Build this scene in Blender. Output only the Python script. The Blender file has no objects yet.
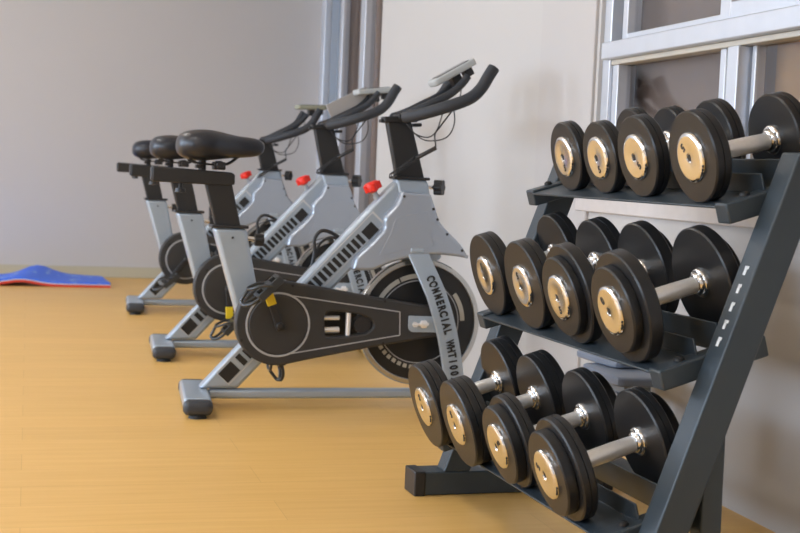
import bpy, bmesh, math, random
from mathutils import Vector, Matrix, Euler
random.seed(7)
S = bpy.context.scene
COL = S.collection
R = math.radians
PI = math.pi

# ------------------------------------------------------------------ helpers
def link(o, parent=None):
    COL.objects.link(o)
    if parent is not None:
        o.parent = parent
    return o

def smooth(me, ang=35):
    me.polygons.foreach_set('use_smooth', [True] * len(me.polygons))
    me.set_sharp_from_angle(angle=R(ang))

def finish(name, bm, mat, parent=None, bevel=0.0, seg=2, ang=35, sub=0):
    bmesh.ops.recalc_face_normals(bm, faces=bm.faces)
    me = bpy.data.meshes.new(name)
    bm.to_mesh(me); bm.free()
    mats = mat if isinstance(mat, (list, tuple)) else [mat]
    for m in mats:
        me.materials.append(m)
    smooth(me, ang)
    o = link(bpy.data.objects.new(name, me), parent)
    if bevel:
        b = o.modifiers.new('bevel', 'BEVEL'); b.width = bevel; b.segments = seg
        b.limit_method = 'ANGLE'; b.angle_limit = R(30); b.harden_normals = False
    if sub:
        s = o.modifiers.new('sub', 'SUBSURF'); s.levels = sub; s.render_levels = sub
    return o

def thing(name, label, cat, loc=(0, 0, 0), rot=(0, 0, 0), group=None):
    o = bpy.data.objects.new(name, None); COL.objects.link(o)
    o.location = loc; o.rotation_euler = rot; o.empty_display_size = .05
    tag(o, label, cat, group)
    return o

def tag(o, label, cat, group=None):
    o['label'] = label; o['category'] = cat
    if group: o['group'] = group
    return o

def struct(o):
    o['kind'] = 'structure'
    return o

def dup(root):
    """copy a thing with its parts and sub-parts"""
    r = root.copy(); COL.objects.link(r)
    for ch in list(root.children):
        c = ch.copy(); COL.objects.link(c); c.parent = r
        for g in list(ch.children):
            d = g.copy(); COL.objects.link(d); d.parent = c
    return r

def child(root, base):
    return [c for c in root.children if c.name.split('.')[0] == base]

def box(bm, c, s, rot=None, mi=0):
    m = Matrix.Translation(Vector(c))
    if rot is not None:
        m = m @ Euler(rot).to_matrix().to_4x4()
    m = m @ Matrix.Diagonal((s[0], s[1], s[2], 1))
    r = bmesh.ops.create_cube(bm, size=1, matrix=m)
    if mi:
        for f in {f for v in r['verts'] for f in v.link_faces}: f.material_index = mi
    return r

def prism(bm, pts, y0, y1, mi=0):
    """polygon in (x, z) extruded along y"""
    a = [bm.verts.new((x, y0, z)) for x, z in pts]
    b = [bm.verts.new((x, y1, z)) for x, z in pts]
    fs = [bm.faces.new(a), bm.faces.new(b[::-1])]
    n = len(pts)
    for i in range(n):
        fs.append(bm.faces.new((a[i], a[(i + 1) % n], b[(i + 1) % n], b[i])))
    for f in fs: f.material_index = mi

def catmull(pts, n=8):
    P = [Vector(p) for p in pts]
    if len(P) < 3: return P
    P = [P[0] * 2 - P[1]] + P + [P[-1] * 2 - P[-2]]
    out = []
    for i in range(1, len(P) - 2):
        for k in range(n):
            t = k / n
            a, b, c, d = P[i - 1], P[i], P[i + 1], P[i + 2]
            out.append(.5 * ((2 * b) + (c - a) * t + (2 * a - 5 * b + 4 * c - d) * t * t + (3 * b - a - 3 * c + d) * t ** 3))
    out.append(P[-2])
    return out

def tube(bm, pts, r, n=14, smoothed=True, res=8, cap=True, r2=None, mi=0):
    P = catmull(pts, res) if smoothed else [Vector(p) for p in pts]
    rings = []
    T = (P[1] - P[0]).normalized()
    U = T.orthogonal().normalized()
    for i, p in enumerate(P):
        t = ((P[min(i + 1, len(P) - 1)]) - (P[max(i - 1, 0)])).normalized()
        U = (U - t * U.dot(t)).normalized()
        V = t.cross(U)
        rr = r if r2 is None else r + (r2 - r) * i / (len(P) - 1)
        rings.append([bm.verts.new(p + rr * (math.cos(2 * PI * k / n) * U + math.sin(2 * PI * k / n) * V)) for k in range(n)])
    for a, b in zip(rings, rings[1:]):
        for k in range(n):
            bm.faces.new((a[k], a[(k + 1) % n], b[(k + 1) % n], b[k])).material_index = mi
    if cap:
        bm.faces.new(rings[0][::-1]).material_index = mi
        bm.faces.new(rings[-1]).material_index = mi

def lathe(bm, prof, axis='X', c=(0, 0, 0), n=48, mi=0):
    """prof: list of (t along axis, radius)"""
    c = Vector(c)
    def pt(t, r, k):
        a = 2 * PI * k / n
        ca, sa = r * math.cos(a), r * math.sin(a)
        if axis == 'X': return c + Vector((t, ca, sa))
        if axis == 'Y': return c + Vector((ca, t, sa))
        return c + Vector((ca, sa, t))
    prev = None
    for t, r in prof:
        ring = [bm.verts.new(pt(t, r, k)) for k in range(n)] if r > 1e-6 else [bm.verts.new(pt(t, 0, 0))]
        if prev is not None:
            for k in range(n):
                a, b = prev[k % len(prev)], prev[(k + 1) % len(prev)]
                d, e = ring[k % len(ring)], ring[(k + 1) % len(ring)]
                vs = []
                for v in (a, b, e, d):
                    if v not in vs: vs.append(v)
                if len(vs) > 2: bm.faces.new(vs).material_index = mi
        prev = ring
    return

def plate(name, loops, y0, y1, mat, parent, bevel=0.0, seg=3, ang=35):
    """flat plate in the xz plane with holes; loops[0] is the outline"""
    cu = bpy.data.curves.new(name, 'CURVE'); cu.dimensions = '2D'; cu.fill_mode = 'BOTH'
    th = abs(y1 - y0)
    cu.extrude = th / 2 - bevel; cu.bevel_depth = bevel; cu.bevel_resolution = seg; cu.offset = -bevel
    for lp in loops:
        sp = cu.splines.new('POLY'); sp.points.add(len(lp) - 1)
        for i, (x, z) in enumerate(lp): sp.points[i].co = (x, z, 0, 1)
        sp.use_cyclic_u = True
    t = bpy.data.objects.new(name + '_c', cu)
    COL.objects.link(t)
    dg = bpy.context.evaluated_depsgraph_get()
    me = bpy.data.meshes.new_from_object(t.evaluated_get(dg))
    bpy.data.objects.remove(t); bpy.data.curves.remove(cu)
    me.name = name
    me.transform(Matrix.Translation((0, (y0 + y1) / 2, 0)) @ Matrix.Rotation(PI / 2, 4, 'X'))
    me.materials.clear(); me.materials.append(mat)
    smooth(me, ang)
    return link(bpy.data.objects.new(name, me), parent)

def glyph_mesh(txt, size, depth=.0005, bold=.045):
    cu = bpy.data.curves.new('t', 'FONT'); cu.body = txt; cu.size = size; cu.extrude = depth
    cu.align_x = 'CENTER'; cu.align_y = 'CENTER'; cu.offset = size * bold
    t = bpy.data.objects.new('t', cu); COL.objects.link(t)
    dg = bpy.context.evaluated_depsgraph_get()
    me = bpy.data.meshes.new_from_object(t.evaluated_get(dg))
    bpy.data.objects.remove(t); bpy.data.curves.remove(cu)
    return me

def text_bm(bm, txt, size, mat4, depth=.0005, bold=.045):
    me = glyph_mesh(txt, size, depth, bold)
    me.transform(mat4)
    bm.from_mesh(me)
    bpy.data.meshes.remove(me)

def rounded_poly(pts, rad, n=5):
    """round corners of a 2D polygon; rad scalar or list"""
    out = []
    N = len(pts)
    for i in range(N):
        p0, p1, p2 = Vector(pts[i - 1]), Vector(pts[i]), Vector(pts[(i + 1) % N])
        r = rad[i] if isinstance(rad, (list, tuple)) else rad
        a, b = (p0 - p1), (p2 - p1)
        d = min(r, a.length * .45, b.length * .45)
        if d < 1e-5:
            out.append(tuple(p1)); continue
        s, e = p1 + a.normalized() * d, p1 + b.normalized() * d
        for k in range(n + 1):
            t = k / n
            q = (1 - t) ** 2 * s + 2 * t * (1 - t) * p1 + t * t * e
            out.append((q.x, q.y))
    return out

def bar_poly(a, b, w):
    """rectangle around a segment in (x, z)"""
    a, b = Vector(a), Vector(b); d = (b - a).normalized(); n = Vector((-d.y, d.x)) * w / 2
    return [tuple(a + n), tuple(b + n), tuple(b - n), tuple(a - n)]

# ------------------------------------------------------------------ materials
def mat(name, color, rough=.5, metal=0.0, spec=.5, noise=None, bump=None, coat=0.0):
    m = bpy.data.materials.new(name); m.use_nodes = True
    nt = m.node_tree; b = nt.nodes['Principled BSDF']
    b.inputs['Base Color'].default_value = (*color, 1)
    b.inputs['Roughness'].default_value = rough
    b.inputs['Metallic'].default_value = metal
    b.inputs['Specular IOR Level'].default_value = spec
    b.inputs['Coat Weight'].default_value = coat
    tc = nt.nodes.new('ShaderNodeTexCoord')
    if noise:
        sc, amt = noise
        nz = nt.nodes.new('ShaderNodeTexNoise'); nz.inputs['Scale'].default_value = sc; nz.inputs['Detail'].default_value = 5
        nt.links.new(tc.outputs['Object'], nz.inputs['Vector'])
        mx = nt.nodes.new('ShaderNodeMixRGB'); mx.blend_type = 'MIX'
        mx.inputs[1].default_value = (*[c * (1 - amt) for c in color], 1)
        mx.inputs[2].default_value = (*[min(1, c * (1 + amt)) for c in color], 1)
        nt.links.new(nz.outputs['Fac'], mx.inputs[0])
        nt.links.new(mx.outputs[0], b.inputs['Base Color'])
    if bump:
        sc, st = bump
        nz = nt.nodes.new('ShaderNodeTexNoise'); nz.inputs['Scale'].default_value = sc; nz.inputs['Detail'].default_value = 3
        nt.links.new(tc.outputs['Object'], nz.inputs['Vector'])
        bp = nt.nodes.new('ShaderNodeBump'); bp.inputs['Strength'].default_value = st; bp.inputs['Distance'].default_value = .002
        nt.links.new(nz.outputs['Fac'], bp.inputs['Height'])
        nt.links.new(bp.outputs['Normal'], b.inputs['Normal'])
    return m

M_SILVER = mat('silver_blue_paint', (.40, .475, .56), .34, .35, .5, noise=(6, .05), coat=.3)
M_FAIR = mat('silver_plastic', (.40, .455, .54), .24, .35, .5, coat=.4)
M_BLACK = mat('black_plastic', (.02, .02, .022), .42, noise=(30, .15))
M_GUARD = mat('charcoal_plastic', (.033, .033, .034), .48, bump=(600, .25))
M_POST = mat('matte_black_steel', (.016, .0165, .018), .5, bump=(400, .15))
M_VINYL = mat('black_vinyl', (.015, .018, .027), .33, bump=(500, .15))
M_GRIP = mat('black_foam_grip', (.026, .030, .038), .6, bump=(900, .5))
M_RUBBER = mat('black_rubber', (.016, .0165, .018), .34, 0, .42, noise=(20, .2), bump=(300, .12))
M_RUBCAP = mat('grey_rubber_cap', (.04, .045, .055), .4)
M_CHROME = mat('chrome', (.82, .82, .82), .17, 1.0)
M_CHROMEB = mat('brushed_chrome', (.95, .96, .98), .34, .6, noise=(120, .08))
M_STEEL = mat('polished_rim_steel', (.62, .62, .6), .22, 1.0)
M_PIN = mat('light_grey_print', (.42, .43, .45), .5)
M_BORD = mat('silver_print', (.62, .64, .66), .5)
M_WHEELD = mat('flywheel_black', (.022, .022, .022), .3, .2)
M_WHEELB = mat('flywheel_label_cream', (.5, .48, .42), .4)
M_RED = mat('red_plastic', (.85, .03, .018), .35)
M_YELLOW = mat('yellow_sticker', (.8, .58, .02), .5)
M_RACK = mat('slate_powder_coat', (.045, .060, .073), .38, .25, bump=(700, .2))
M_DARK = mat('dark_recess', (.01, .01, .01), .6)
M_INK = mat('black_ink', (.015, .015, .015), .5)
M_WHITE = mat('white_print', (.75, .78, .8), .5)
M_CONS = mat('pale_grey_plastic', (.45, .48, .49), .4)
M_CONSG = mat('olive_grey_plastic', (.33, .34, .26), .5)
M_SCREEN = mat('console_face', (.02, .022, .025), .15)
M_WALL = mat('wall_paint', (.53, .516, .505), .62, noise=(1.2, .03), bump=(60, .06))
M_WALLB = mat('wall_paint_back', (.545, .53, .53), .65, noise=(1.0, .03), bump=(60, .06))
M_CEIL = mat('ceiling_paint', (.75, .74, .72), .7)
M_SKIRT = mat('cream_skirting', (.50, .47, .36), .5)
M_ALU = mat('anodised_aluminium', (.68, .72, .79), .36, .5, noise=(15, .06))
M_ALUW = mat('cream_aluminium', (.62, .58, .50), .4, .1)
M_STONE = mat('sill_stone', (.62, .58, .56), .4, noise=(25, .08))
M_BACK = mat('brown_backing', (.33, .235, .185), .8, noise=(3, .12))
M_BACKO = mat('tan_backboard', (.56, .29, .10), .7, noise=(5, .3))
M_BLUE = None
M_REDM = mat('red_vinyl', (.62, .05, .025), .5)
M_MATW = mat('mat_white_core', (.55, .58, .68), .6)
M_PAD = mat('grey_blue_vinyl', (.18, .21, .27), .4, noise=(8, .1))
M_GREYR = mat('warm_grey_plastic', (.40, .38, .37), .5)
M_PEDAL = mat('dark_pedal_metal', (.07, .075, .08), .3, .6)
M_WALL2 = mat('wall_paint_pier', (.515, .497, .49), .62, noise=(1.2, .03), bump=(60, .06))
M_BACKL = mat('light_brown_backing', (.44, .27, .17), .8, noise=(3, .12))
M_ALUD = mat('slate_aluminium', (.30, .36, .44), .4, .3)
M_PADD = mat('grey_vinyl_side', (.20, .21, .22), .5)

def floor_mat():
    m = bpy.data.materials.new('yellow_wood_vinyl'); m.use_nodes = True
    nt = m.node_tree; L = nt.links; b = nt.nodes['Principled BSDF']
    tc = nt.nodes.new('ShaderNodeTexCoord')
    mp = nt.nodes.new('ShaderNodeMapping'); mp.inputs['Scale'].default_value = (1.1, 16, 1)
    L.new(tc.outputs['Object'], mp.inputs['Vector'])
    n1 = nt.nodes.new('ShaderNodeTexNoise'); n1.inputs['Scale'].default_value = 2.2; n1.inputs['Detail'].default_value = 7; n1.inputs['Roughness'].default_value = .62
    L.new(mp.outputs[0], n1.inputs['Vector'])
    cr = nt.nodes.new('ShaderNodeValToRGB')
    cr.color_ramp.elements[0].position = .3; cr.color_ramp.elements[0].color = (.74, .435, .125, 1)
    cr.color_ramp.elements[1].position = .72; cr.color_ramp.elements[1].color = (.82, .505, .165, 1)
    L.new(n1.outputs['Fac'], cr.inputs[0])
    br = nt.nodes.new('ShaderNodeTexBrick')
    br.inputs['Scale'].default_value = 1; br.inputs['Brick Width'].default_value = 1.2; br.inputs['Row Height'].default_value = .19
    br.inputs['Mortar Size'].default_value = .0012; br.inputs['Mortar Smooth'].default_value = .4; br.inputs['Bias'].default_value = -.1
    br.inputs['Color1'].default_value = (1, 1, 1, 1); br.inputs['Color2'].default_value = (.93, .92, .9, 1); br.inputs['Mortar'].default_value = (.8, .76, .7, 1)
    L.new(tc.outputs['Object'], br.inputs['Vector'])
    mx = nt.nodes.new('ShaderNodeMixRGB'); mx.blend_type = 'MULTIPLY'; mx.inputs[0].default_value = .75
    L.new(cr.outputs[0], mx.inputs[1]); L.new(br.outputs['Color'], mx.inputs[2])
    L.new(mx.outputs[0], b.inputs['Base Color'])
    b.inputs['Roughness'].default_value = .42
    b.inputs['Specular IOR Level'].default_value = .35
    bp = nt.nodes.new('ShaderNodeBump'); bp.inputs['Strength'].default_value = .06; bp.inputs['Distance'].default_value = .002
    L.new(n1.outputs['Fac'], bp.inputs['Height']); L.new(bp.outputs[0], b.inputs['Normal'])
    return m
M_FLOOR = floor_mat()

def blue_mat():
    m = mat('printed_blue_vinyl', (.01, .1, .7), .4)
    nt = m.node_tree; L = nt.links; b = nt.nodes['Principled BSDF']
    tc = nt.nodes.new('ShaderNodeTexCoord')
    mp = nt.nodes.new('ShaderNodeMapping'); mp.inputs['Scale'].default_value = (9, 4, 9)
    L.new(tc.outputs['Object'], mp.inputs['Vector'])
    n1 = nt.nodes.new('ShaderNodeTexNoise'); n1.inputs['Scale'].default_value = 1.6; n1.inputs['Detail'].default_value = 3
    L.new(mp.outputs[0], n1.inputs['Vector'])
    cr = nt.nodes.new('ShaderNodeValToRGB')
    cr.color_ramp.elements[0].position = .56; cr.color_ramp.elements[0].color = (.002, .13, .85, 1)
    cr.color_ramp.elements[1].position = .66; cr.color_ramp.elements[1].color = (.18, .36, .88, 1)
    L.new(n1.outputs['Fac'], cr.inputs[0]); L.new(cr.outputs[0], b.inputs['Base Color'])
    return m
M_BLUE = blue_mat()

def glass_mat():
    m = bpy.data.materials.new('window_glass'); m.use_nodes = True
    nt = m.node_tree; nt.nodes.clear(); L = nt.links
    o = nt.nodes.new('ShaderNodeOutputMaterial')
    t = nt.nodes.new('ShaderNodeBsdfTransparent'); t.inputs[0].default_value = (.86, .88, .9, 1)
    g = nt.nodes.new('ShaderNodeBsdfGlossy'); g.inputs['Roughness'].default_value = .05; g.inputs['Color'].default_value = (.9, .93, 1, 1)
    mx = nt.nodes.new('ShaderNodeMixShader')
    mx.inputs[0].default_value = .10; L.new(t.outputs[0], mx.inputs[1]); L.new(g.outputs[0], mx.inputs[2]); L.new(mx.outputs[0], o.inputs[0])
    return m
M_GLASS = glass_mat()

def emis(name, c, s):
    m = bpy.data.materials.new(name); m.use_nodes = True
    nt = m.node_tree; nt.nodes.clear()
    o = nt.nodes.new('ShaderNodeOutputMaterial'); e = nt.nodes.new('ShaderNodeEmission')
    e.inputs[0].default_value = (*c, 1); e.inputs[1].default_value = s
    nt.links.new(e.outputs[0], o.inputs[0]); return m

# ------------------------------------------------------------------ room
XW, YB, XL, YF, HC = 1.736, 9.52, -5.2, -2.6, 2.9
XB = 2.035                      # recessed glazed bay in the far corner
def solid(name, boxes, m, parent=None, bevel=0):
    bm = bmesh.new()
    for lo, hi in boxes:
        box(bm, [(a + b) / 2 for a, b in zip(lo, hi)], [b - a for a, b in zip(lo, hi)])
    return finish(name, bm, m, parent, bevel)

struct(solid('floor', [((XL - .2, YF - .2, -.1), (XB + .3, YB + .2, 0))], M_FLOOR))
struct(solid('ceiling', [((XL - .2, YF - .2, HC), (XB + .6, YB + .2, HC + .1))], M_CEIL))
struct(solid('wall_back', [((XL - .2, YB, 0), (XB + .3, YB + .2, HC))], M_WALLB))
struct(solid('wall_front', [((XL - .2, YF - .2, 0), (XB + .3, YF, HC))], M_WALL))
struct(solid('baseboard_back', [((XL, YB - .012, 0), (XB - .12, YB, .075))], M_SKIRT, bevel=.003))
WY0, WY1, WZ0, WZ1 = 1.35, 4.0, .762, 2.25     # near window opening
struct(solid('wall_right', [((XW, YF, 0), (XW + .22, WY0, HC)), ((XW, WY1, 0), (XW + .22, 6.8, HC)),
                            ((XW, WY0, 0), (XW + .22, WY1, WZ0)), ((XW, WY0, WZ1), (XW + .22, WY1, HC)),
                            ((XW + .22, 6.6, 0), (XB + .3, 6.8, HC))], M_WALL))
struct(solid('trim_1', [((XW - .012, WY1 + .02, 0), (XW + .02, 4.49, HC))], M_WALL2, bevel=.004))
# left wall with two daylight windows
LW = [(-1.2, 1.6), (2.6, 5.4), (6.4, 8.8)]
bx = []; y = YF
for a, b in LW:
    bx.append(((XL - .2, y, 0), (XL, a, HC)))
    bx.append(((XL - .2, a, 0), (XL, b, .95))); bx.append(((XL - .2, a, 2.35), (XL, b, HC))); y = b
bx.append(((XL - .2, y, 0), (XL, YB, HC)))
struct(solid('wall_left', bx, M_WALL))

# near window on the right wall
win = bpy.data.objects.new('window_1', None); COL.objects.link(win); struct(win)
X0 = XW + .012
fr = [((X0, WY1 - .055, WZ0), (X0 + .07, WY1, WZ1)),            # far jamb
      ((X0, WY0, WZ0), (X0 + .07, WY0 + .055, WZ1)),
      ((X0, WY0, WZ1 - .05), (X0 + .07, WY1, WZ1))]
solid('window_frame', fr, M_ALU, win, .003)
solid('transom', [((X0 - .02, WY0, 1.196), (X0 + .07, WY1 - .03, 1.250))], M_ALU, win, .004)
solid('transom_lip', [((X0 + .005, WY0, 1.180), (X0 + .06, WY1 - .055, 1.1955))], M_ALUW, win, .002)
solid('bottom_rail', [((X0 + .01, WY0, WZ0), (X0 + .07, WY1 - .055, WZ0 + .05))], M_ALU, win, .003)
solid('mullion', [((X0 + .015, 3.235, WZ0 + .05), (X0 + .06, 3.265, 1.18))], M_ALU, win, .003)
solid('mullion', [((X0 + .0, 3.145, WZ0 + .05), (X0 + .06, 3.200, 1.18))], M_ALU, win, .003)
solid('mullion', [((X0 + .03, 3.20, WZ0 + .05), (X0 + .055, 3.235, 1.18))], M_ALUW, win, .003)
solid('mullion', [((X0 + .035, 3.115, WZ0 + .05), (X0 + .065, 3.135, 1.18))], M_ALU, win, .003)
solid('sash_stile', [((X0 + .01, 3.90, WZ0 + .05), (X0 + .055, 3.94, 1.18))], M_ALU, win, .003)
solid('upper_sash', [((X0 + .012, 3.855, 1.25), (X0 + .06, 3.89, WZ1 - .05))], M_ALU, win, .003)
solid('upper_sash', [((X0 + .012, 3.22, 1.25), (X0 + .06, 3.275, WZ1 - .05))], M_ALU, win, .003)
solid('upper_sash', [((X0 + .014, 3.27, 1.25), (X0 + .058, 3.86, 1.272))], M_ALU, win, .003)
solid('upper_sash', [((X0 + .014, 1.5, 1.25), (X0 + .058, 3.225, 1.30))], M_ALU, win, .003)
solid('window_pane', [((X0 + .035, WY0 + .05, 1.25), (X0 + .039, WY1 - .05, WZ1))], M_GLASS, win)
solid('window_pane', [((X0 + .040, WY0 + .05, WZ0 + .04), (X0 + .044, WY1 - .05, 1.19))], M_GLASS, win)
struct(solid('trim_2', [((XW - .016, WY0, WZ0 - .045), (XW + .1, 4.10, WZ0 - .002))], M_STONE, bevel=.004))
# curtain and board added behind the near window to tint its panes brown
def backing(name, y0, y1, x, z0, z1, m, amp=.02, wl=.16):
    bm = bmesh.new(); n = int((y1 - y0) / .01); prev = None
    for i in range(n + 1):
        yy = y0 + (y1 - y0) * i / n
        xx = x + amp * math.sin(yy * 2 * PI / wl) + amp * .4 * math.sin(yy * 31)
        c = [bm.verts.new((xx + dx, yy, z)) for dx, z in ((0, z0), (0, z1), (.004, z1), (.004, z0))]
        if prev:
            for k in range(4): bm.faces.new((prev[k], prev[(k + 1) % 4], c[(k + 1) % 4], c[k]))
        else: bm.faces.new(c[::-1])
        prev = c
    bm.faces.new(prev)
    return finish(name, bm, m, None, ang=80)
tag(backing('backing', 3.06, 4.02, XW + .13, WZ0 + .03, WZ1, M_BACK, .004, .2), 'added plain brown curtain behind the lower left window pane', 'backing')
tag(solid('backboard', [((XW + .11, WY0 + .01, WZ0 + .005), (XW + .125, 3.12, WZ1 - .01))], M_BACKO), 'added tan brown board behind the right window pane', 'backboard')

# recessed glazed bay in the far corner
bay = bpy.data.objects.new('window_2', None); COL.objects.link(bay); struct(bay)
def post(name, y0, y1, dx, m, z0=0.0):
    return solid(name, [((XB - dx, y0, z0), (XB + .03, y1, HC))], m, bay, .004)
post('window_frame', 9.40, 9.52, .05, M_ALU)
post('sash_stile', 9.14, 9.37, .008, M_ALUD)
post('sash_stile', 8.96, 9.04, .02, M_ALU)
post('mullion', 8.24, 8.36, .04, M_ALU)
post('window_frame', 6.80, 6.95, .06, M_ALU)
solid('bottom_rail', [((XB - .03, 6.95, 0), (XB + .03, 9.4, .1))], M_ALU, bay, .004)
solid('window_pane', [((XB + .0, 6.9, .08), (XB + .004, 9.45, HC))], M_GLASS, bay)
tag(backing('backing', 6.82, 9.50, XB + .10, .02, HC - .02, M_BACKL, .012, .3), 'added tall brown curtain behind the glazed bay in the far corner', 'backing')  # added wavy sheet that gives the bay panes their brown tone
struct(solid('outer_sky_seal', [((XB + .22, 6.6, 0), (XB + .3, YB, HC))], M_WALL))  # added unseen sheet closing the bay from outside against sky light
struct(solid('outer_sky_seal', [((XW + .22, WY0 - .1, WZ0 - .1), (XW + .26, WY1 + .1, WZ1 + .1))], M_WALL))  # added unseen sheet over the window opening, keeps sky light out

# ------------------------------------------------------------------ exercise bikes
CX, CZ = .256, .293            # crank centre
GY0, GY1 = -.105, -.055        # chain guard (near side)

def knob(x, z, r, w, parent, turn=0):
    bm = bmesh.new()
    tube(bm, [(x, 0, z), (x + w, 0, z)], r * .85, 24, False)
    for k in range(6):
        a = k * PI / 3
        tube(bm, [(x, r * .72 * math.cos(a), z + r * .72 * math.sin(a)), (x + w, r * .72 * math.cos(a), z + r * .72 * math.sin(a))], r * .36, 10, False)
    bm.transform(Matrix.Translation((x + w / 2, 0, z)) @ Matrix.Rotation(R(turn), 4, 'Z') @ Matrix.Translation((-x - w / 2, 0, -z)))
    return finish('adjust_knob', bm, M_BLACK, parent, .002)

def build_bike():
    b = thing('exercise_bike', 'b', 'exercise bike', group=None)
    # rear and front stabilisers
    for nm, x in (('rear_stabilizer', 0.0), ('front_stabilizer', .93)):
        bm = bmesh.new()
        box(bm, (x, -.01, .038), (.090, .38, .050))
        st = finish(nm, bm, M_SILVER, b, .010, 3)
        if x == 0: st.rotation_euler = (0, 0, R(-4)); st.location = (0, 0, 0)
        for s in (-1, 1):
            bm = bmesh.new(); box(bm, (x, s * .206 - .012, .036), (.096, .046, .052))
            finish('end_cap', bm, M_RUBCAP, st, .021, 5)
            bm = bmesh.new(); lathe(bm, [(0, 0), (0, .030), (.012, .026), (.014, 0)], 'Z', (x, s * .195 - .01, .0), 20)
            finish('foot', bm, M_DARK, st)
    # base rail
    bm = bmesh.new(); box(bm, (.478, 0, .045), (.87, .042, .033))
    finish('base_rail', bm, M_SILVER, b, .010, 3)
    # main diagonal beam
    bm = bmesh.new()
    prism(bm, [(.010, .066), (.14, .066), (.705, .68), (.72, .76), (.665, .787), (.64, .762)], -.03, .03)
    beam = finish('main_beam', bm, M_SILVER, b, .011, 3)
    d = Vector((.6775, .7355)).normalized(); n = Vector((-d.y, d.x))
    # louvre decals on the beam
    def decal(bm, c, l, w, y=-.0305, th=.001):
        c = Vector(c)
        p = [c + d * l / 2 + n * w / 2, c + d * l / 2 - n * w / 2, c - d * l / 2 - n * w / 2, c - d * l / 2 + n * w / 2]
        prism(bm, [tuple(q) for q in p], y - th, y + .0005)
    for nm, m_, args in (('decal_border', M_BORD, ((.48, .522), .375, .060, -.0303)), ('decal_border', M_BORD, ((.129, .145), .125, .062, -.0303)),
                         ('decal_field', M_SILVER, ((.478, .519), .367, .054, -.031)), ('decal_field', M_SILVER, ((.129, .145), .119, .056, -.031))):
        bm = bmesh.new(); decal(bm, *args); finish(nm, bm, m_, beam)
    A, B = Vector((.384, .419)), Vector((.545, .582))
    bm = bmesh.new()
    for i in range(11):
        decal(bm, A.lerp(B, i / 10), .0145, .040, -.032)
    decal(bm, (.577, .612), .050, .040, -.032)
    finish('louvre_decal', bm, M_INK, beam)
    bm = bmesh.new()
    decal(bm, (.109, .122), .060, .046, -.032)
    decal(bm, (.149, .165), .020, .042, -.032)
    decal(bm, (.168, .185), .012, .040, -.032)
    finish('louvre_decal', bm, M_INK, beam)
    # seat tube
    bm = bmesh.new()
    prism(bm, [(.040, .607), (.152, .607), (.205, .36), (.26, .22), (.165, .20), (.115, .36)], -.033, .033)
    st = finish('seat_tube', bm, M_SILVER, b, .014, 4)
    bm = bmesh.new(); box(bm, (.096, 0, .611), (.124, .074, .010))
    finish('collar', bm, M_BLACK, st, .003)
    bm = bmesh.new(); lathe(bm, [(0, 0), (-.004, .0035), (0, .004)], 'Y', (.105, -.0335, .575), 12)
    finish('bolt', bm, M_DARK, st)
    bm = bmesh.new(); tube(bm, [(.145, 0, .575), (.185, 0, .570)], .008, 12, False); finish('knob_screw', bm, M_CHROME, st)
    knob(.185, .568, .021, .030, st)
    # seat post
    bm = bmesh.new()
    prism(bm, [(.008, .76), (.098, .76), (.136, .60), (.052, .60)], -.02, .02)
    finish('seat_post', bm, M_POST, b, .006, 3)
    # slider rail under saddle
    bm = bmesh.new()
    prism(bm, [(-.165, .752), (.085, .747), (.108, .752), (.108, .785), (.095, .792), (-.165, .803)], -.025, .025)
    sl = finish('seat_slider', bm, M_POST, b, .005, 3)
    bm = bmesh.new(); box(bm, (-.1655, 0, .777), (.006, .042, .042)); finish('end_cap', bm, M_BLACK, sl, .002)
    bm = bmesh.new()
    lathe(bm, [(0, .006), (-.016, .006), (-.017, .016), (-.030, .018), (-.032, 0)], 'Z', (-.07, 0, .75), 16)
    finish('slider_knob', bm, M_BLACK, sl)
    # saddle
    secs = [(-.088, .034, .890, .862), (-.082, .064, .907, .846), (-.066, .090, .922, .834), (-.035, .106, .931, .826), (.0, .110, .934, .826),
            (.035, .100, .931, .830), (.070, .078, .925, .836), (.105, .056, .918, .840), (.140, .045, .913, .843), (.170, .040, .910, .846),
            (.190, .034, .905, .852), (.202, .024, .898, .861), (.206, .010, .889, .871)]
    bm = bmesh.new(); rings = []
    N = 28
    for x, w, zt, zb in secs:
        zm, hh = (zt + zb) / 2, (zt - zb) / 2
        ring = []
        for k in range(N):
            a = 2 * PI * k / N; ca, sa = math.cos(a), math.sin(a)
            yy = w * math.copysign(abs(ca) ** .8, ca)
            dip = -.006 * math.exp(-(yy / .02) ** 2) if sa > 0 and -.06 < x < .12 else 0
            ring.append(bm.verts.new((x, yy, zm + hh * math.copysign(abs(sa) ** .85, sa) + dip)))
        rings.append(ring)
    for a, c in zip(rings, rings[1:]):
        for k in range(N): bm.faces.new((a[k], a[(k + 1) % N], c[(k + 1) % N], c[k]))
    bm.faces.new(rings[0][::-1]); bm.faces.new(rings[-1])
    sad = finish('saddle', bm, M_VINYL, b, ang=80, sub=1)
    bm = bmesh.new()
    for s in (-1, 1):
        tube(bm, [(-.05, s * .045, .838), (-.03, s * .04, .822), (.02, s * .024, .816), (.08, s * .022, .818), (.125, s * .015, .85)], .0035, 8)
    finish('saddle_rail', bm, M_POST, sad)
    # clamp
    bm = bmesh.new()
    box(bm, (.055, 0, .812), (.04, .052, .026)); box(bm, (-.012, 0, .808), (.022, .04, .012))
    tube(bm, [(.055, -.045, .815), (.055, .045, .815)], .014, 16, False)
    tube(bm, [(.0, 0, .795), (.0, 0, .83)], .013, 16, False)
    finish('saddle_clamp', bm, M_BLACK, b, .003)
    # head tube, collar
    bm = bmesh.new()
    prism(bm, [(.660, .794), (.776, .794), (.82, .60), (.84, .52), (.76, .50), (.70, .62)], -.034, .034)
    ht = finish('head_tube', bm, M_SILVER, b, .012, 3)
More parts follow.
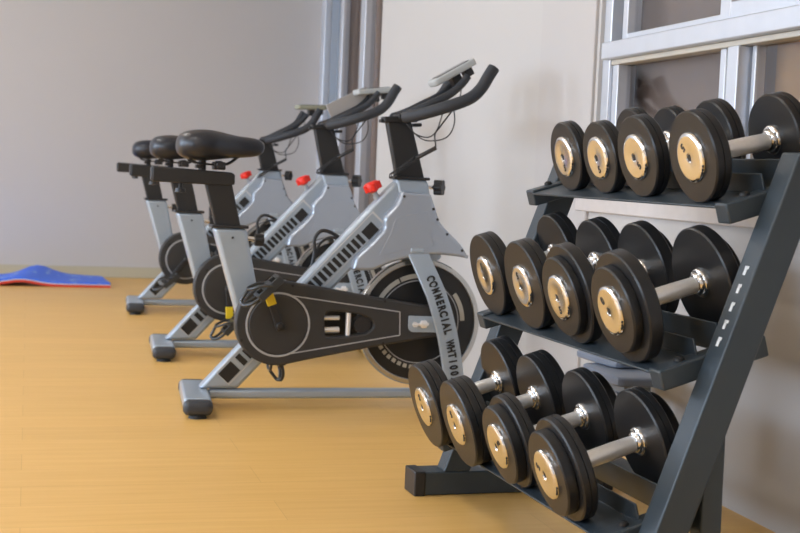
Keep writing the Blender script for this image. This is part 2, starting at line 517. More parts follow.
    bm = bmesh.new(); box(bm, (.718, 0, .797), (.128, .078, .010)); finish('collar', bm, M_BLACK, ht, .003)
    bm = bmesh.new()
    lathe(bm, [(0, .007), (.055, .007), (.055, 0)], 'X', (.770, 0, .769), 16); finish('knob_screw', bm, M_CHROME, ht)
    knob(.812, .769, .027, .030, ht, -35)
    # handlebar post
    bm = bmesh.new()
    prism(bm, [(.624, .99), (.712, .99), (.772, .782), (.672, .782)], -.02, .02)
    hp = finish('handlebar_post', bm, M_POST, b, .006, 3)
    # handlebar
    bm = bmesh.new()
    box(bm, (.672, 0, .998), (.118, .055, .020), (0, R(-3), 0)); box(bm, (.690, 0, 1.012), (.06, .085, .018), (0, R(-12), 0))
    box(bm, (.615, 0, .990), (.025, .03, .012)); box(bm, (.735, 0, .982), (.02, .07, .012))
    tube(bm, [(.70, -.11, 1.01), (.70, .11, 1.01)], .014, 14, False)
    box(bm, (.70, -.03, 1.026), (.014, .014, .02)); box(bm, (.72, .03, 1.026), (.014, .014, .02))
    hb = finish('handlebar', bm, M_POST, b, .003)
    for s in (-1, 1):
        bm = bmesh.new()
        tube(bm, [(.672, s * .07, 1.004), (.71, s * .13, 1.014), (.775, s * .19, 1.038), (.835, s * .212, 1.062), (.868, s * .216, 1.082), (.895, s * .217, 1.112), (.915, s * .218, 1.148), (.934, s * .218, 1.180)], .0205, 18)
        finish('grip', bm, M_GRIP, hb, .004)
        bm = bmesh.new()
        tube(bm, [(.70, s * .03, 1.022), (.76, s * .055, 1.052), (.83, s * .06, 1.090), (.87, s * .06, 1.125), (.895, s * .06, 1.158)], .014, 14)
        finish('inner_bar', bm, M_GRIP, hb, .003)
    # console
    con = bpy.data.objects.new('console', None); link(con, b); con.location = (.858, 0, 1.166); con.rotation_euler = (0, R(-31), 0)
    bm = bmesh.new()
    pts = rounded_poly([(-.087, -.046), (.087, -.038), (.087, .038), (-.087, .046)], .02)
    a = [bm.verts.new((x, y, -.008)) for x, y in pts]; c = [bm.verts.new((x, y, .016)) for x, y in pts]
    bm.faces.new(a[::-1]); bm.faces.new(c)
    for i in range(len(pts)): bm.faces.new((a[i], a[(i + 1) % len(pts)], c[(i + 1) % len(pts)], c[i]))
    finish('console_case', bm, M_CONS, con, .006, 3)
    bm = bmesh.new(); box(bm, (0, 0, .0165), (.13, .06, .003)); finish('screen', bm, M_SCREEN, con, .001)
    bm = bmesh.new(); box(bm, (.0, 0, -.024), (.036, .05, .04)); box(bm, (.05, 0, -.02), (.03, .05, .03)); finish('bracket', bm, M_BLACK, con, .004)
    # cables under the handlebar
    def cab(name, pts, r, m=M_BLACK):
        bm = bmesh.new(); tube(bm, pts, r, 8); return finish(name, bm, m, b)
    cab('cable', [(.70, -.03, .985), (.715, -.05, .952), (.76, -.06, .940), (.791, -.06, .966), (.811, -.06, 1.03)], .0022)
    cab('cable', [(.69, -.03, .985), (.72, -.06, .945), (.761, -.07, .928), (.824, -.07, .943), (.850, -.07, .993), (.842, -.07, 1.06)], .0022)
    cab('cable', [(.842, -.09, 1.05), (.833, -.09, 1.033), (.79, -.095, .975), (.773, -.10, .95), (.777, -.10, .915), (.778, -.10, .905)], .0028)
    cab('cable_sleeve', [(.779, -.10, .905), (.75, -.095, .888), (.716, -.08, .867)], .0075)
    co = []
    for k in range(100):
        t = k / 99; a = k * .78
        p = Vector((.714, -.078, .866)).lerp(Vector((.64, -.036, .802)), t)
        co.append(p + Vector((.010 * math.cos(a), .006 * math.sin(a), .010 * math.sin(a + .6))))
    bm = bmesh.new(); tube(bm, co, .0018, 6, False); finish('coiled_cable', bm, M_BLACK, b)
    cab('cable', [(.895, .02, 1.15), (.90, .03, 1.10), (.885, .03, 1.06)], .0022)
    # tension knob
    bm = bmesh.new(); tube(bm, [(.622, 0, .695), (.592, 0, .748)], .009, 14, False); tube(bm, [(.613, 0, .711), (.600, 0, .733)], .012, 14, False)
    tk = finish('tension_rod', bm, M_SILVER, b)
    bm = bmesh.new()
    ax = Vector((-.42, 0, .90)); base = Vector((.594, 0, .745)); q = ax.to_track_quat('X', 'Z').to_matrix().to_4x4()
    M = Matrix.Translation(base) @ q
    bt = bmesh.new()
    lathe(bt, [(0, 0), (0, .013), (.006, .020), (.008, .027), (.030, .028), (.036, .022), (.037, 0)], 'X', (0, 0, 0), 24)
    for k in range(5):
        a = 2 * PI * k / 5
        lathe(bt, [(.006, 0), (.007, .009), (.031, .009), (.033, 0)], 'X', (0, .024 * math.cos(a), .024 * math.sin(a)), 10)
    bt.transform(M); me = bpy.data.meshes.new('x'); bt.to_mesh(me); bt.free(); bm.from_mesh(me); bpy.data.meshes.remove(me)
    finish('tension_knob', bm, M_RED, tk, ang=50)
    # front fairing
    fair = rounded_poly([(.676, .752), (.780, .746), (.817, .648), (.845, .621), (.888, .583), (.912, .555), (.927, .527), (.879, .534), (.819, .539), (.783, .536), (.708, .523), (.650, .507),
                         (.582, .476), (.512, .478), (.524, .522), (.578, .572), (.620, .621), (.618, .661), (.660, .706)],
                        [.008, .008, .03, .02, .02, .015, .004, .02, .02, .02, .03, .03, .02, .01, .01, .02, .014, .014, .014])
    fo = plate('front_fairing', [fair], -.068, .068, M_FAIR, b, .011, 5, 60)
    inner = rounded_poly([(.655, .66), (.775, .690), (.785, .60), (.80, .565), (.70, .556), (.60, .525), (.645, .615)], .02)
    plate('fairing_panel', [inner], -.0688, -.064, M_FAIR, fo, .0006, 2, 40)
    FAIR_SCREWS = ((.683, .735), (.790, .695), (.806, .660), (.843, .610), (.900, .555))
    for p in FAIR_SCREWS:
        bm = bmesh.new(); lathe(bm, [(0, 0), (-.003, .0), (-.003, .004), (0, .005)], 'Y', (p[0], -.068, p[1]), 10)
        finish('screw', bm, M_DARK, fo)
    # flywheel
    FC = (.770, 0, .298)
    bm = bmesh.new()
    lathe(bm, [(-.014, .203), (-.016, .206), (-.016, .219), (-.012, .2225), (.012, .2225), (.016, .219), (.016, .206), (.014, .203), (-.014, .203)], 'Y', FC, 96)
    fw = finish('flywheel', bm, M_STEEL, b, ang=30)
    bm = bmesh.new(); lathe(bm, [(-.012, 0), (-.012, .1495), (-.0095, .1505), (-.0095, .2035), (.0095, .2035), (.0095, 0)], 'Y', FC, 96)
    finish('flywheel_disc', bm, M_WHEELD, fw, ang=30)
    bm = bmesh.new()
    def arc(a0, a1, r0, r1, y, bm=None):
        n = max(2, int((a1 - a0) / 4)); vs = []
        for k in range(n + 1):
            a = R(a0 + (a1 - a0) * k / n)
            vs.append([bm.verts.new((FC[0] + r * math.cos(a), yy, FC[2] + r * math.sin(a))) for r, yy in ((r0, y), (r1, y), (r1, y + .002), (r0, y + .002))])
        for p, q2 in zip(vs, vs[1:]):
            for k in range(4): bm.faces.new((p[k], p[(k + 1) % 4], q2[(k + 1) % 4], q2[k]))
        bm.faces.new(vs[0]); bm.faces.new(vs[-1][::-1])
    for a0, a1 in ((118, 170), (72, 116), (2, 38)):
        arc(a0, a1, .153, .169, -.0108, bm); finish('flywheel_label', bm, M_WHEELB, fw); bm = bmesh.new()
    for k in range(9): arc(196 + 8 * k, 201 + 8 * k, .153, .167, -.0108, bm)
    finish('flywheel_ticks', bm, M_WHEELB, fw)
    bm = bmesh.new(); lathe(bm, [(-.0125, .143), (-.0128, .1435), (-.0128, .146), (-.0125, .1465)], 'Y', FC, 96)
    finish('flywheel_ring', bm, M_PIN, fw)
    bm = bmesh.new(); tube(bm, [(FC[0], -.10, FC[2]), (FC[0], .10, FC[2])], .010, 16, False); finish('axle', bm, M_CHROMEB, fw)
    # fork
    cl = [(.735, .560), (.752, .520), (.768, .480), (.784, .440), (.798, .405), (.822, .338), (.843, .268), (.860, .194), (.872, .126), (.882, .060)]
    L_, R_ = [], []
    for i, p in enumerate(cl):
        a = Vector(cl[max(0, i - 1)]); c = Vector(cl[min(len(cl) - 1, i + 1)]); dd = (c - a).normalized(); nn = Vector((-dd.y, dd.x)) * .0365
        L_.append(tuple(Vector(p) + nn)); R_.append(tuple(Vector(p) - nn))
    def bend(z): return max(0, z - .40) * .42
    for s in (-1, 1):
        y0, y1 = (-.126, -.112) if s < 0 else (.064, .080)
        fk = plate('fork_blade', [L_ + R_[::-1]], y0, y1, M_SILVER, b, .005, 3)
        if s < 0:
            for v_ in fk.data.vertices: v_.co.y += bend(v_.co.z)
        if s < 0:
            bm = bmesh.new(); txt = 'COMMERCIAL WHT10026'
            # distance along the blade
            P = [Vector(p) for p in cl]; seg = [(P[i + 1] - P[i]).length for i in range(len(P) - 1)]
            def at(dist):
                i = 0
                while i < len(seg) - 1 and dist > seg[i]: dist -= seg[i]; i += 1
                return P[i].lerp(P[i + 1], dist / seg[i]), (P[i + 1] - P[i]).normalized()
            start, step = .112, .0211
            for i, chx in enumerate(txt):
                if chx == ' ': continue
                p, t = at(start + i * step)
                t3 = Vector((t.x, 0, t.y)); up = Vector((-t.y, 0, t.x)) ; yv = Vector((0, -1, 0))
                if up.x < 0: pass
                m4 = Matrix((t3, up, yv)).transposed().to_4x4(); m4.translation = Vector((p.x + .001, -.1285 + bend(p.y), p.y + .001))
                text_bm(bm, chx, .0265, m4 @ Matrix.Diagonal((.82 if chx in 'MW' else 1.08, 1.45, 1, 1)), .0006, .048)
            finish('lettering', bm, M_INK, fk)
            # axle drop-out bracket
            br = rounded_poly([(.705, .330), (.78, .328), (.83, .330), (.84, .30), (.83, .272), (.78, .273), (.718, .273), (.705, .285)], .008)
            plate('axle_bracket', [br], -.112, -.106, M_SILVER, fk, .002, 2)
            bm = bmesh.new()
            lathe(bm, [(0, .015), (-.012, .015), (-.014, .011), (-.014, 0)], 'Y', (.758, -.112, .302), 6)
            tube(bm, [(.718, -.119, .300), (.775, -.119, .302)], .005, 10, False)
            lathe(bm, [(0, .010), (-.010, .010), (-.010, 0)], 'Y', (.728, -.112, .300), 6)
            finish('axle_nut', bm, M_CHROMEB, fk)
    bm = bmesh.new(); box(bm, (.738, -.05, .550), (.05, .04, .02)); box(bm, (.738, .06, .545), (.06, .04, .03)); finish('fork_crown', bm, M_SILVER, b, .005)
    # chain guard with an open slot
    def cpt(a, r): return (CX + r * math.cos(R(a)), CZ + .005 + r * math.sin(R(a)))
    out = [cpt(a, .143) for a in range(82, 268, 6)]
    out += [(.268, .155), (.36, .175), (.60, .222), (.76, .25), (.815, .258), (.822, .30), (.815, .352), (.80, .362), (.60, .388), (.40, .421)]
    slot = rounded_poly([(.419, .253), (.413, .324), (.429, .341), (.481, .338), (.541, .329), (.578, .312), (.586, .290), (.564, .268), (.502, .257)], .012)
    g = plate('chain_guard', [out, slot], GY0, GY1, M_GUARD, b, .008, 4, 40)
    bm = bmesh.new()
    lathe(bm, [(GY0, .102), (GY0 - .002, .103), (GY0 - .002, .108), (GY0, .109)], 'Y', (CX, 0, CZ), 72)
    def strip(a, c, w=.0035):
        prism(bm, bar_poly(a, c, w), GY0 - .0015, GY0 + .001)
    strip((.290, .392), (.675, .342)); strip((.675, .342), (.678, .262)); strip((.678, .262), (.288, .194))
    finish('pinstripe', bm, M_PIN, g)
    bm = bmesh.new(); 
    lathe(bm, [(GY0 - .001, .099), (GY0 - .004, .096), (GY0 - .004, 0)], 'Y', (CX, 0, CZ), 64)
    finish('pulley_cover', bm, M_GUARD, g)
    for p in ((.62, .378), (.62, .234), (.135, .24), (.30, .425), (.165, .37)):
        bm = bmesh.new(); lathe(bm, [(0, .005), (-.002, .005), (-.002, 0)], 'Y', (p[0], GY0, p[1]), 10)
        finish('screw', bm, M_DARK, g)
    bm = bmesh.new()
    tube(bm, [(.40, -.078, .272), (.47, -.078, .275)], .011, 12, False); tube(bm, [(.40, -.078, .315), (.47, -.078, .316)], .008, 12, False)
    tube(bm, [(.50, -.085, .255), (.50, -.085, .335)], .009, 12, False); 
    finish('tension_arm', bm, M_CHROMEB, g)
    bm = bmesh.new(); lathe(bm, [(GY0 + .012, 0), (GY0 + .012, .03), (GY1, .03)], 'Y', (.55, 0, .295), 24); finish('idler_wheel', bm, M_BLACK, g)
    bm = bmesh.new(); prism(bm, [(.30, .19), (.74, .255), (.74, .352), (.30, .40)], .052, .058); finish('inner_guard', bm, M_GUARD, b, .002)
    # cranks and pedals
    for s in (-1, 1):
        cr = bpy.data.objects.new('crank_arm', None); link(cr, b); cr.location = (CX, 0, CZ)
        y = s * .128
        bm = bmesh.new()
        prism(bm, rounded_poly([(-.018, -.014), (.15, -.010), (.152, .010), (-.018, .014)], .008), y - .008, y + .008)
        lathe(bm, [(y * .45, .014), (y, .014), (y + s * .016, .011), (y + s * .016, 0)], 'Y', (0, 0, 0), 16)
        finish('crank', bm, M_BLACK, cr, .003)
        bm = bmesh.new(); box(bm, (.098, y, 0), (.050, .0185, .030)); finish('sticker', bm, M_YELLOW, cr, .002)
        # pedal, one mesh with its toe cage; own frame so it can hang level
        bm = bmesh.new()
        yc = y + s * .062
        tube(bm, [(0, y, 0), (0, yc + s * .04, 0)], .009, 10, False)
        box(bm, (0, yc, 0), (.034, .085, .024))
        for e in (-1, 1): box(bm, (e * .044, yc, 0), (.012, .088, .026))
        for e in (-1, 1): box(bm, (0, yc + e * .040, 0), (.096, .011, .026))
        for e in (-1, 1):
            tube(bm, [(-.044, yc + e * .038, .002), (-.075, yc + e * .034, .006), (-.098, yc + e * .018, .018), (-.096, yc, .032)], .0062, 10)
            tube(bm, [(.01, yc + e * .046, .004), (-.012, yc + e * .046, .026), (-.045, yc + e * .03, .042), (-.055, yc, .044)], .0052, 10)
        tube(bm, [(-.055, yc, .044), (-.096, yc, .032)], .0062, 10, False)
        finish('pedal', bm, M_PEDAL, cr, .002).location = (.14, 0, 0)
    # bottle cage on the far upper side of the beam
    bm = bmesh.new()
    tube(bm, [(.372, .045, .448), (.43, .045, .508), (.50, .045, .585)], .011, 10)
    tube(bm, [(.395, .045, .478), (.402, .045, .53), (.400, .045, .572), (.415, .045, .598), (.438, .045, .604), (.47, .045, .592), (.492, .045, .578)], .0065, 10)
    tube(bm, [(.402, .06, .50), (.425, .075, .555), (.46, .07, .58), (.485, .055, .575)], .005, 10)
    finish('bottle_cage', bm, M_BLACK, b)
    return b

bike = build_bike()
def set_bike(b, loc, rz, label, near_ang, ped_ang, dz=0.0, console=-31, seat=0.0, far_ped=None, case=(0, 0)):
    b.location = loc; b.rotation_euler = (0, 0, R(rz)); b['label'] = label
    b['group'] = 'exercise bikes in a row'
    cr = sorted(child(b, 'crank_arm'), key=lambda o: o.name)
    for i, c in enumerate(cr):
        a = near_ang + (180 if i else 0)
        c.rotation_euler = (0, R(-a), 0)
        pd = child(c, 'pedal')[0]
        pa = ped_ang if i == 0 else (far_ped if far_ped is not None else ped_ang)
        pd.rotation_euler = (0, R(a - pa), 0)
        st = child(c, 'sticker')
    for nm in ('handlebar_post', 'handlebar', 'console', 'cable', 'cable_sleeve', 'coiled_cable'):
        for o in child(b, nm):
            o.location.z += dz
            o.location.x += -dz * .28
    for nm in ('saddle', 'saddle_clamp', 'seat_slider'):
        for o in child(b, nm): o.location.x += seat
    for o in child(b, 'console'):
        o.rotation_euler = (0, R(console), 0); o.location.x += case[0]; o.location.z += case[1]
b2 = dup(bike); b3 = dup(bike)
set_bike(bike, (.557, 4.52, 0), 0, 'silver exercise bike closest to the dumbbell rack, its flywheel and lettered fork in full view', 111, 45, far_ped=112)
set_bike(b2, (.565, 5.77, 0), 1.0, 'silver exercise bike in the middle of the row, a flat book rest on its console', -86, 48, console=-7, seat=.012, far_ped=150, case=(.03, -.005))
set_bike(b3, (.578, 7.47, 0), 0.5, 'silver exercise bike farthest away, by the back wall, with its handlebar set lowest', -128, 40, dz=-.045, console=-2, seat=.05, far_ped=150, case=(.07, .03))
for c in child(b3, 'crank_arm'):
    for o in child(c, 'sticker'): bpy.data.objects.remove(o)
c3 = child(child(b3, 'console')[0], 'console_case')[0]
c3.data = c3.data.copy(); c3.data.materials[0] = M_CONSG
c2 = child(b2, 'console')[0]
bm = bmesh.new()
box(bm, (-.10, .06, -.042), (.20, .008, .078), (0, R(-20), 0))
finish('book_rest', bm, M_GREYR, c2, .002)

# ------------------------------------------------------------------ dumbbell rack
RACK_LOC = Vector((.963, 3.235, 0)); RACK_RZ = R(1.8); TILT = R(17)
rack = thing('dumbbell_rack', 'three-tier slate grey steel dumbbell rack with slanted posts in front of the window', 'rack', RACK_LOC, (0, 0, RACK_RZ))
def fx(z): return .054 + .357 * z
for k, (ya, yb) in enumerate(((-1.04, -.98), (0, .06))):
    bm = bmesh.new(); prism(bm, [(fx(.06), .06), (fx(.06) + .07, .06), (fx(.886) + .07, .886), (fx(.886), .886)], ya, yb)
    po = finish('post', bm, M_RACK, rack, .004, 3)
    if k == 0:
        bm = bmesh.new()
        tt = Vector((.357, 0, 1)).normalized(); nv = Vector((-1, 0, .357)).normalized()
        for i, zc in enumerate((.664, .630, .596, .563, .531)):
            c = Vector((fx(zc), (ya + yb) / 2 + .002, zc)) + nv * .0003
            # small raised white characters running down the post
            for (l, w, o1, o2) in ((.018, .008, 0, 0), (.006, .013, .006, -.002)):
                m4 = Matrix((Vector((0, 1, 0)), tt, nv)).transposed().to_4x4(); m4.translation = c + tt * o1 + Vector((0, o2, 0))
                bmesh.ops.create_cube(bm, size=1, matrix=m4 @ Matrix.Diagonal((w if i % 3 == 0 or l > .01 else .010, l, .001, 1)))
        finish('white_marks', bm, M_WHITE, po)
    # foot bar with end caps
    bm = bmesh.new(); box(bm, (.275, (ya + yb) / 2 + .01, .031), (.50, .08, .060)); fb = finish('foot_bar', bm, M_RACK, rack, .004, 3)
    for e in (.012, .538):
        bm = bmesh.new(); box(bm, (e, (ya + yb) / 2 + .01, .031), (.03, .086, .064)); finish('end_cap', bm, M_BLACK, fb, .004, 3)
    # rear leg
    bm = bmesh.new()
    prism(bm, [(.222, .06), (.268, .06), (.264, .40), (.222, .40)] if k == 0 else [(.222, .06), (.268, .06), (.264, .40), (.222, .40)], ya + .02, yb + .01 if k else yb - .0)
    finish('rear_leg', bm, M_RACK, rack, .004, 3)
ct, stt = math.cos(TILT), math.sin(TILT)
TIERS = [(.270, .747), (.152, .433), (.055, .122)]
def loc_sn(t, s, n): v0, z0 = TIERS[t]; return (v0 + s * ct - n * stt, z0 + s * stt + n * ct)
for t in range(3):
    for ya, yb in ((-.98, -.935), (-.05, -.005)):
        bm = bmesh.new(); prism(bm, [loc_sn(t, 0, 0), loc_sn(t, .230, 0), loc_sn(t, .230, .042), loc_sn(t, 0, .040)], ya, yb)
        et = finish('shelf_bracket', bm, M_RACK, rack, .004, 3)
        bm = bmesh.new(); p = loc_sn(t, .055, .040)
        lathe(bm, [(0, .010), (.006, .010), (.010, .006), (.011, 0)], 'Z', (p[0] , (ya + yb) / 2, p[1]-.001), 12)
        finish('bolt', bm, M_DARK, et)
    y0, y1 = -.957, -.03; ws = (.098, .092, .087)[t]
    bm = bmesh.new()
    prism(bm, [loc_sn(t, .0, .034), loc_sn(t, ws, .034), loc_sn(t, ws, .072), loc_sn(t, ws + .004, .072), loc_sn(t, ws + .004, .029), loc_sn(t, .0, .029)], y0, y1)
    finish('front_rail', bm, M_RACK, rack, .0015)
    bm = bmesh.new(); dn = .011 if t == 0 else 0
    prism(bm, [loc_sn(t, .145, .034), loc_sn(t, .145, .088), loc_sn(t, .149, .088), loc_sn(t, .149, .034 - dn), loc_sn(t, .236, .034 - dn), loc_sn(t, .236, .029 - dn), loc_sn(t, .145, .029 - dn)], y0, y1)
    finish('rear_rail', bm, M_RACK, rack, .0015)

# ------------------------------------------------------------------ dumbbells
def disc(bm, x0, x1, r, grooves=0):
    e = .003
    prof = [(x0, 0), (x0, r - e), (x0 + e, r)]
    for g in range(grooves):
        xg = x0 + (x1 - x0) * (g + 1) / (grooves + 1)
        prof += [(xg - .0014, r), (xg - .0005, r - .0022), (xg + .0005, r - .0022), (xg + .0014, r)]
    prof += [(x1 - e, r), (x1, r - e), (x1, 0)]
    lathe(bm, prof, 'X', (0, 0, 0), 72)

_cache = {}
def head_parts(root, x_in, sgn, spec, rot, digit):
    """a weight head whose inner face is at x_in, growing in direction sgn"""
    R1, T1, R2, T2, gr = spec
    bm = bmesh.new()
    a, b_ = x_in, x_in + sgn * T1
    disc(bm, min(a, b_), max(a, b_), R1, gr)
    if T2:
        c, d_ = b_ - sgn * .001, b_ + sgn * T2
        disc(bm, min(c, d_), max(c, d_), R2, 0)
        xo = d_
    else: xo = b_
    hd = finish('weight_head', bm, M_RUBBER, root, ang=40)
    # chrome cap
    bm = bmesh.new()
    lathe(bm, [(xo - sgn * .001, .0500), (xo + sgn * .0025, .0500), (xo + sgn * .0050, .0487), (xo + sgn * .0066, .0462), (xo + sgn * .0073, .0435), (xo + sgn * .0075, .0422), (xo + sgn * .0075, .0418), (xo + sgn * .0075, .0100), (xo + sgn * .0074, .0095), (xo + sgn * .0045, .0085), (xo + sgn * .004, 0)], 'X', (0, 0, 0), 56)
    cp = finish('chrome_cap', bm, M_CHROME, hd, ang=22)
    bm = bmesh.new()
    lathe(bm, [(xo + sgn * .0042, .0082), (xo + sgn * .0060, .0065), (xo + sgn * .0060, 0)], 'X', (0, 0, 0), 6)
    bo = finish('bolt', bm, M_DARK, hd)
    if sgn < 0:
        bm = bmesh.new()
        yv = Vector((0, -1, 0)); m4 = Matrix((yv, Vector((0, 0, 1)), Vector((-1, 0, 0)))).transposed().to_4x4()
        m4.translation = Vector((xo - .0077, -math.cos(R(rot)) * .027, math.sin(R(rot)) * .027))
        text_bm(bm, digit, .022, m4 @ Matrix.Rotation(R(rot + 90), 4, 'Z'), .0004)
        finish('number', bm, M_INK, hd); bm = bmesh.new()
        for k in range(3):
            aa = R(-38 + 9 * k)
            m5 = Matrix.Translation((xo - .0048, -.0487 * math.cos(aa), .0478 * math.sin(aa))) @ Matrix.Rotation(-aa, 4, 'X')
            bmesh.ops.create_cube(bm, size=1, matrix=m5 @ Matrix.Diagonal((.003, .003, .005, 1)))
        finish('rim_marks', bm, M_INK, hd)
    return abs(xo - x_in) + .0075

def dumbbell(tier, k, s_hub, spec, label, rot, digit, hl=.120):
    v, z = loc_sn(tier, s_hub - (.011, .004, .003)[tier], .034)
    u = Vector((-math.sin(RACK_RZ), math.cos(RACK_RZ), 0)); vv = Vector((math.cos(RACK_RZ), math.sin(RACK_RZ), 0))
    base = RACK_LOC + u * k + vv * v + Vector((0, 0, z))
    R1 = spec[0]
    root = thing('dumbbell', label, 'dumbbell', base, (0, -(R(13.5), R(16.7), R(17.5))[tier], RACK_RZ), ['dumbbells on the top tier', 'dumbbells on the middle tier', 'dumbbells on the bottom tier'][tier])
    # assemble in a frame where x=0 is the outer face of the near cap and z=0 the resting line
    T = spec[1] + (spec[3] if spec[3] else 0)
    xi = T + .0075
    head_parts(root, xi, -1, spec, rot, digit)
    head_parts(root, xi + hl, 1, spec, rot, digit)
    bm = bmesh.new()
    xm = xi + hl / 2
    n = 10; prof = [(xi - .005, .0160)]
    for i in range(n + 1):
        t = i / n; prof.append((xi + hl * t, 0.0160 + .0014 * math.sin(PI * t)))
    prof.append((xi + hl + .005, .0155))
    lathe(bm, prof, 'X', (0, 0, 0), 32)
    finish('handle', bm, M_CHROMEB, root, ang=60)
    for xs, sg in ((xi, 1), (xi + hl, -1)):
        bm = bmesh.new()
        lathe(bm, [(xs - sg * .001, .030), (xs + sg * .004, .030), (xs + sg * .007, .0275), (xs + sg * .0075, .023), (xs + sg * .013, .0215), (xs + sg * .015, .019), (xs + sg * .0155, .0160)], 'X', (0, 0, 0), 40)
        finish('collar', bm, M_CHROME, root, ang=50)
    for c in root.children: c.location.z = R1
    return root

ORD = ['smallest, at the far end', 'second from the far end', 'third from the far end', 'nearest the camera']
top = [(-0.201, 0.041, (.084, .031, 0, 0, 1), 'smaller black dumbbell at the far left end of the top tier', -80, '5'),
       (-0.398, 0.036, (.083, .031, 0, 0, 1), 'small black dumbbell second from the left on the top tier, thin round heads', -72, '5'),
       (-0.600, 0.028, (.088, .033, 0, 0, 1), 'black dumbbell third from the left on the top tier, left of the largest there', -40, '5'),
       (-0.857, 0.016, (.091, .034, 0, 0, 1), 'largest black dumbbell on the top tier, at its right end with its chrome handle showing', 130, '5')]
mid = [(-0.080, 0.020, (.104, .040, 0, 0, 1), 'black dumbbell with round flat heads at the left end of the middle tier', 90, '5'),
       (-0.342, 0.011, (.105, .040, 0, 0, 1), 'black dumbbell with flat one-step heads, second from the left on the middle tier', 100, '5'),
       (-0.590, -0.007, (.109, .030, .087, .019, 0), 'black dumbbell with stepped heads between two others on the middle tier, third from left', -80, '5'),
       (-0.850, -0.013, (.1115, .030, .087, .020, 0), 'large black stepped dumbbell at the right end of the middle tier', 130, '0')]
bot = [(-0.090, -0.034, (.106, .052, 0, 0, 2), 'black thick-headed dumbbell at the left end of the bottom tier', 90, '5'),
       (-0.314, -0.029, (.103, .052, 0, 0, 2), 'black thick-headed dumbbell second from the left on the bottom tier', 100, '5'),
       (-0.562, -0.023, (.103, .031, .086, .024, 1), 'black stepped dumbbell third from the left on the bottom tier', 30, '5'),
       (-0.832, -0.027, (.105, .031, .086, .024, 1), 'black stepped dumbbell at the right end of the bottom tier, lowest of all', 150, '5')]
for t, rows in enumerate((top, mid, bot)):
    for k, s, spec, lab, rot, dg in rows:
        dumbbell(t, k, s, spec, lab, rot, dg, .148)

# ------------------------------------------------------------------ grey padded stool behind the rack
st = thing('padded_bench', 'low grey bench with two rounded pads standing between the dumbbell rack and the wall', 'bench', (1.60, 3.50, 0))
for (x, y, z, sx, sy, sz, rz) in ((.03, .03, .312, .14, .26, .024, 5), (.0, -.10, .286, .16, .30, .030, -3)):
    bm = bmesh.new(); box(bm, (0, 0, 0), (sx, sy, sz))
    bmesh.ops.subdivide_edges(bm, edges=bm.edges, cuts=2, use_grid_fill=True)
    p = finish('pad', bm, M_PAD, st, ang=80, sub=2); p.location = (x, y, z); p.rotation_euler = (0, 0, R(rz))
bm = bmesh.new(); box(bm, (0, -.07, .256), (.08, .24, .03)); finish('bench_frame', bm, M_PADD, st, .004)
for sx in (-1, 1):
    for sy in (-1, 1):
        bm = bmesh.new(); box(bm, (sx * .035, -.06 + sy * .09, .1235), (.025, .025, .246)); finish('leg', bm, M_PADD, st, .003)

# ------------------------------------------------------------------ blue mat on the floor
mt = thing('floor_mat', 'blue vinyl mat with red underside lying ridged on the floor by the back wall', 'mat', (-.3, 8.9, 0))
def sheet(name, z0, z1, m, shrink=0.0):
    bm = bmesh.new(); nx, ny = 40, 10; g = {}
    for i in range(nx + 1):
        for j in range(ny + 1):
            u, v = i / nx, j / ny
            x = -1.3 + (2.12 - .03 * v) * u; y = -.16 + .52 * v * (1 - .0 * u)
            h = .060 * math.exp(-((x - .27 - .10 * v) / .12) ** 2) * (.45 + .55 * v) + .018 * math.exp(-((x + .7) / .3) ** 2) + .012 * math.exp(-((x - .5) / .2) ** 2) * v
            lift = .004
            yy = y + shrink * (1 - 2 * v)
            g[i, j] = (bm.verts.new((x, yy, z0 + h + lift)), bm.verts.new((x, yy, z1 + h + lift)))
    for i in range(nx):
        for j in range(ny):
            for k in (0, 1): bm.faces.new([g[a][k] for a in ((i, j), (i + 1, j), (i + 1, j + 1), (i, j + 1))])
    edge = [(i, 0) for i in range(nx + 1)] + [(nx, j) for j in range(1, ny + 1)] + [(i, ny) for i in range(nx - 1, -1, -1)] + [(0, j) for j in range(ny - 1, 0, -1)]
    for a, c in zip(edge, edge[1:] + edge[:1]): bm.faces.new((g[a][0], g[c][0], g[c][1], g[a][1]))
    return finish(name, bm, m, mt)
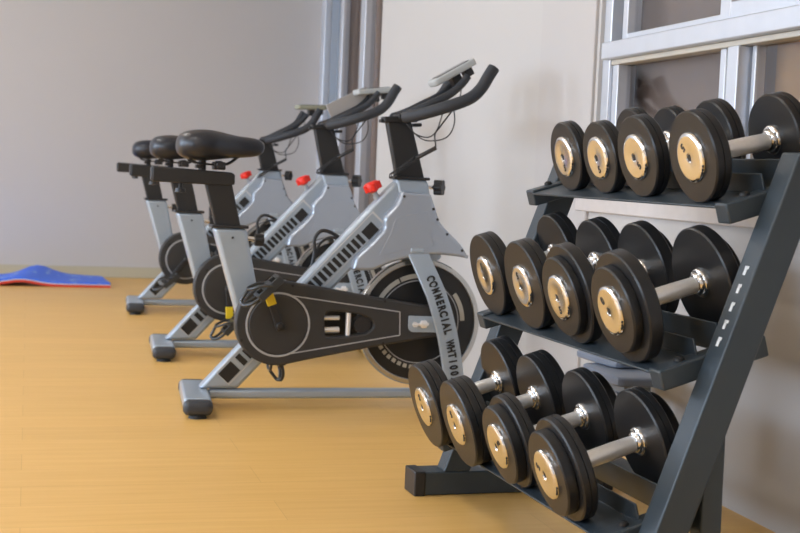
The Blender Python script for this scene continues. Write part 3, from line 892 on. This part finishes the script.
sheet('red_underside', -.004, .011, M_REDM); sheet('white_core', .011, .018, M_MATW, .004); sheet('blue_top', .018, .026, M_BLUE, .012)

# ------------------------------------------------------------------ lights
def area(name, loc, rot, size, power, color):
    l = bpy.data.lights.new(name, 'AREA'); l.shape = 'RECTANGLE'; l.size, l.size_y = size; l.energy = power; l.color = color
    o = bpy.data.objects.new(name, l); COL.objects.link(o); o.location = loc; o.rotation_euler = rot
    return o
for a, c in LW:
    area('daylight', (XL - .12, (a + c) / 2, 1.65), (0, R(-90), 0), (1.4, c - a), 120, (.66, .80, 1.0))
M_LAMP = emis('lamp_diffuser', (1.0, .97, .93), 12)
n = 0
for x in (-3.2, -.6):
    for y in (.2, 3.4, 6.6):
        lp = thing('ceiling_light', 'long white ceiling light panel above the gym floor', 'ceiling light', (x, y, HC), group='ceiling lights above the gym floor')
        bm = bmesh.new(); box(bm, (0, 0, -.03), (.34, 1.26, .06)); finish('housing', bm, M_CEIL, lp, .004)
        bm = bmesh.new(); box(bm, (0, 0, -.063), (.30, 1.2, .006)); finish('diffuser', bm, M_LAMP, lp)
W = bpy.data.worlds.new('world'); S.world = W; W.use_nodes = True
W.node_tree.nodes['Background'].inputs[0].default_value = (.7, .82, 1, 1)
W.node_tree.nodes['Background'].inputs[1].default_value = 1.0

# ------------------------------------------------------------------ camera
cam = bpy.data.cameras.new('camera'); co = bpy.data.objects.new('camera', cam); COL.objects.link(co)
cam.sensor_width = 36; cam.lens = 1350 / 800 * 36
right = Vector((.963, -.265, .043)).normalized(); fwd = Vector((.2668, .9612, -.0703)).normalized()
right = (right - fwd * right.dot(fwd)).normalized(); upv = right.cross(fwd)
m = Matrix((right, upv, -fwd)).transposed().to_4x4(); m.translation = Vector((0, 0, .82))
co.matrix_world = m
cam.dof.use_dof = True; cam.dof.focus_distance = 3.2; cam.dof.aperture_fstop = 7.0
cam.clip_start = .05
S.camera = co
vs = S.view_settings
vs.view_transform = 'Standard'; vs.look = 'None'; vs.gamma = 1; vs.use_curve_mapping = False; vs.exposure = 0.33
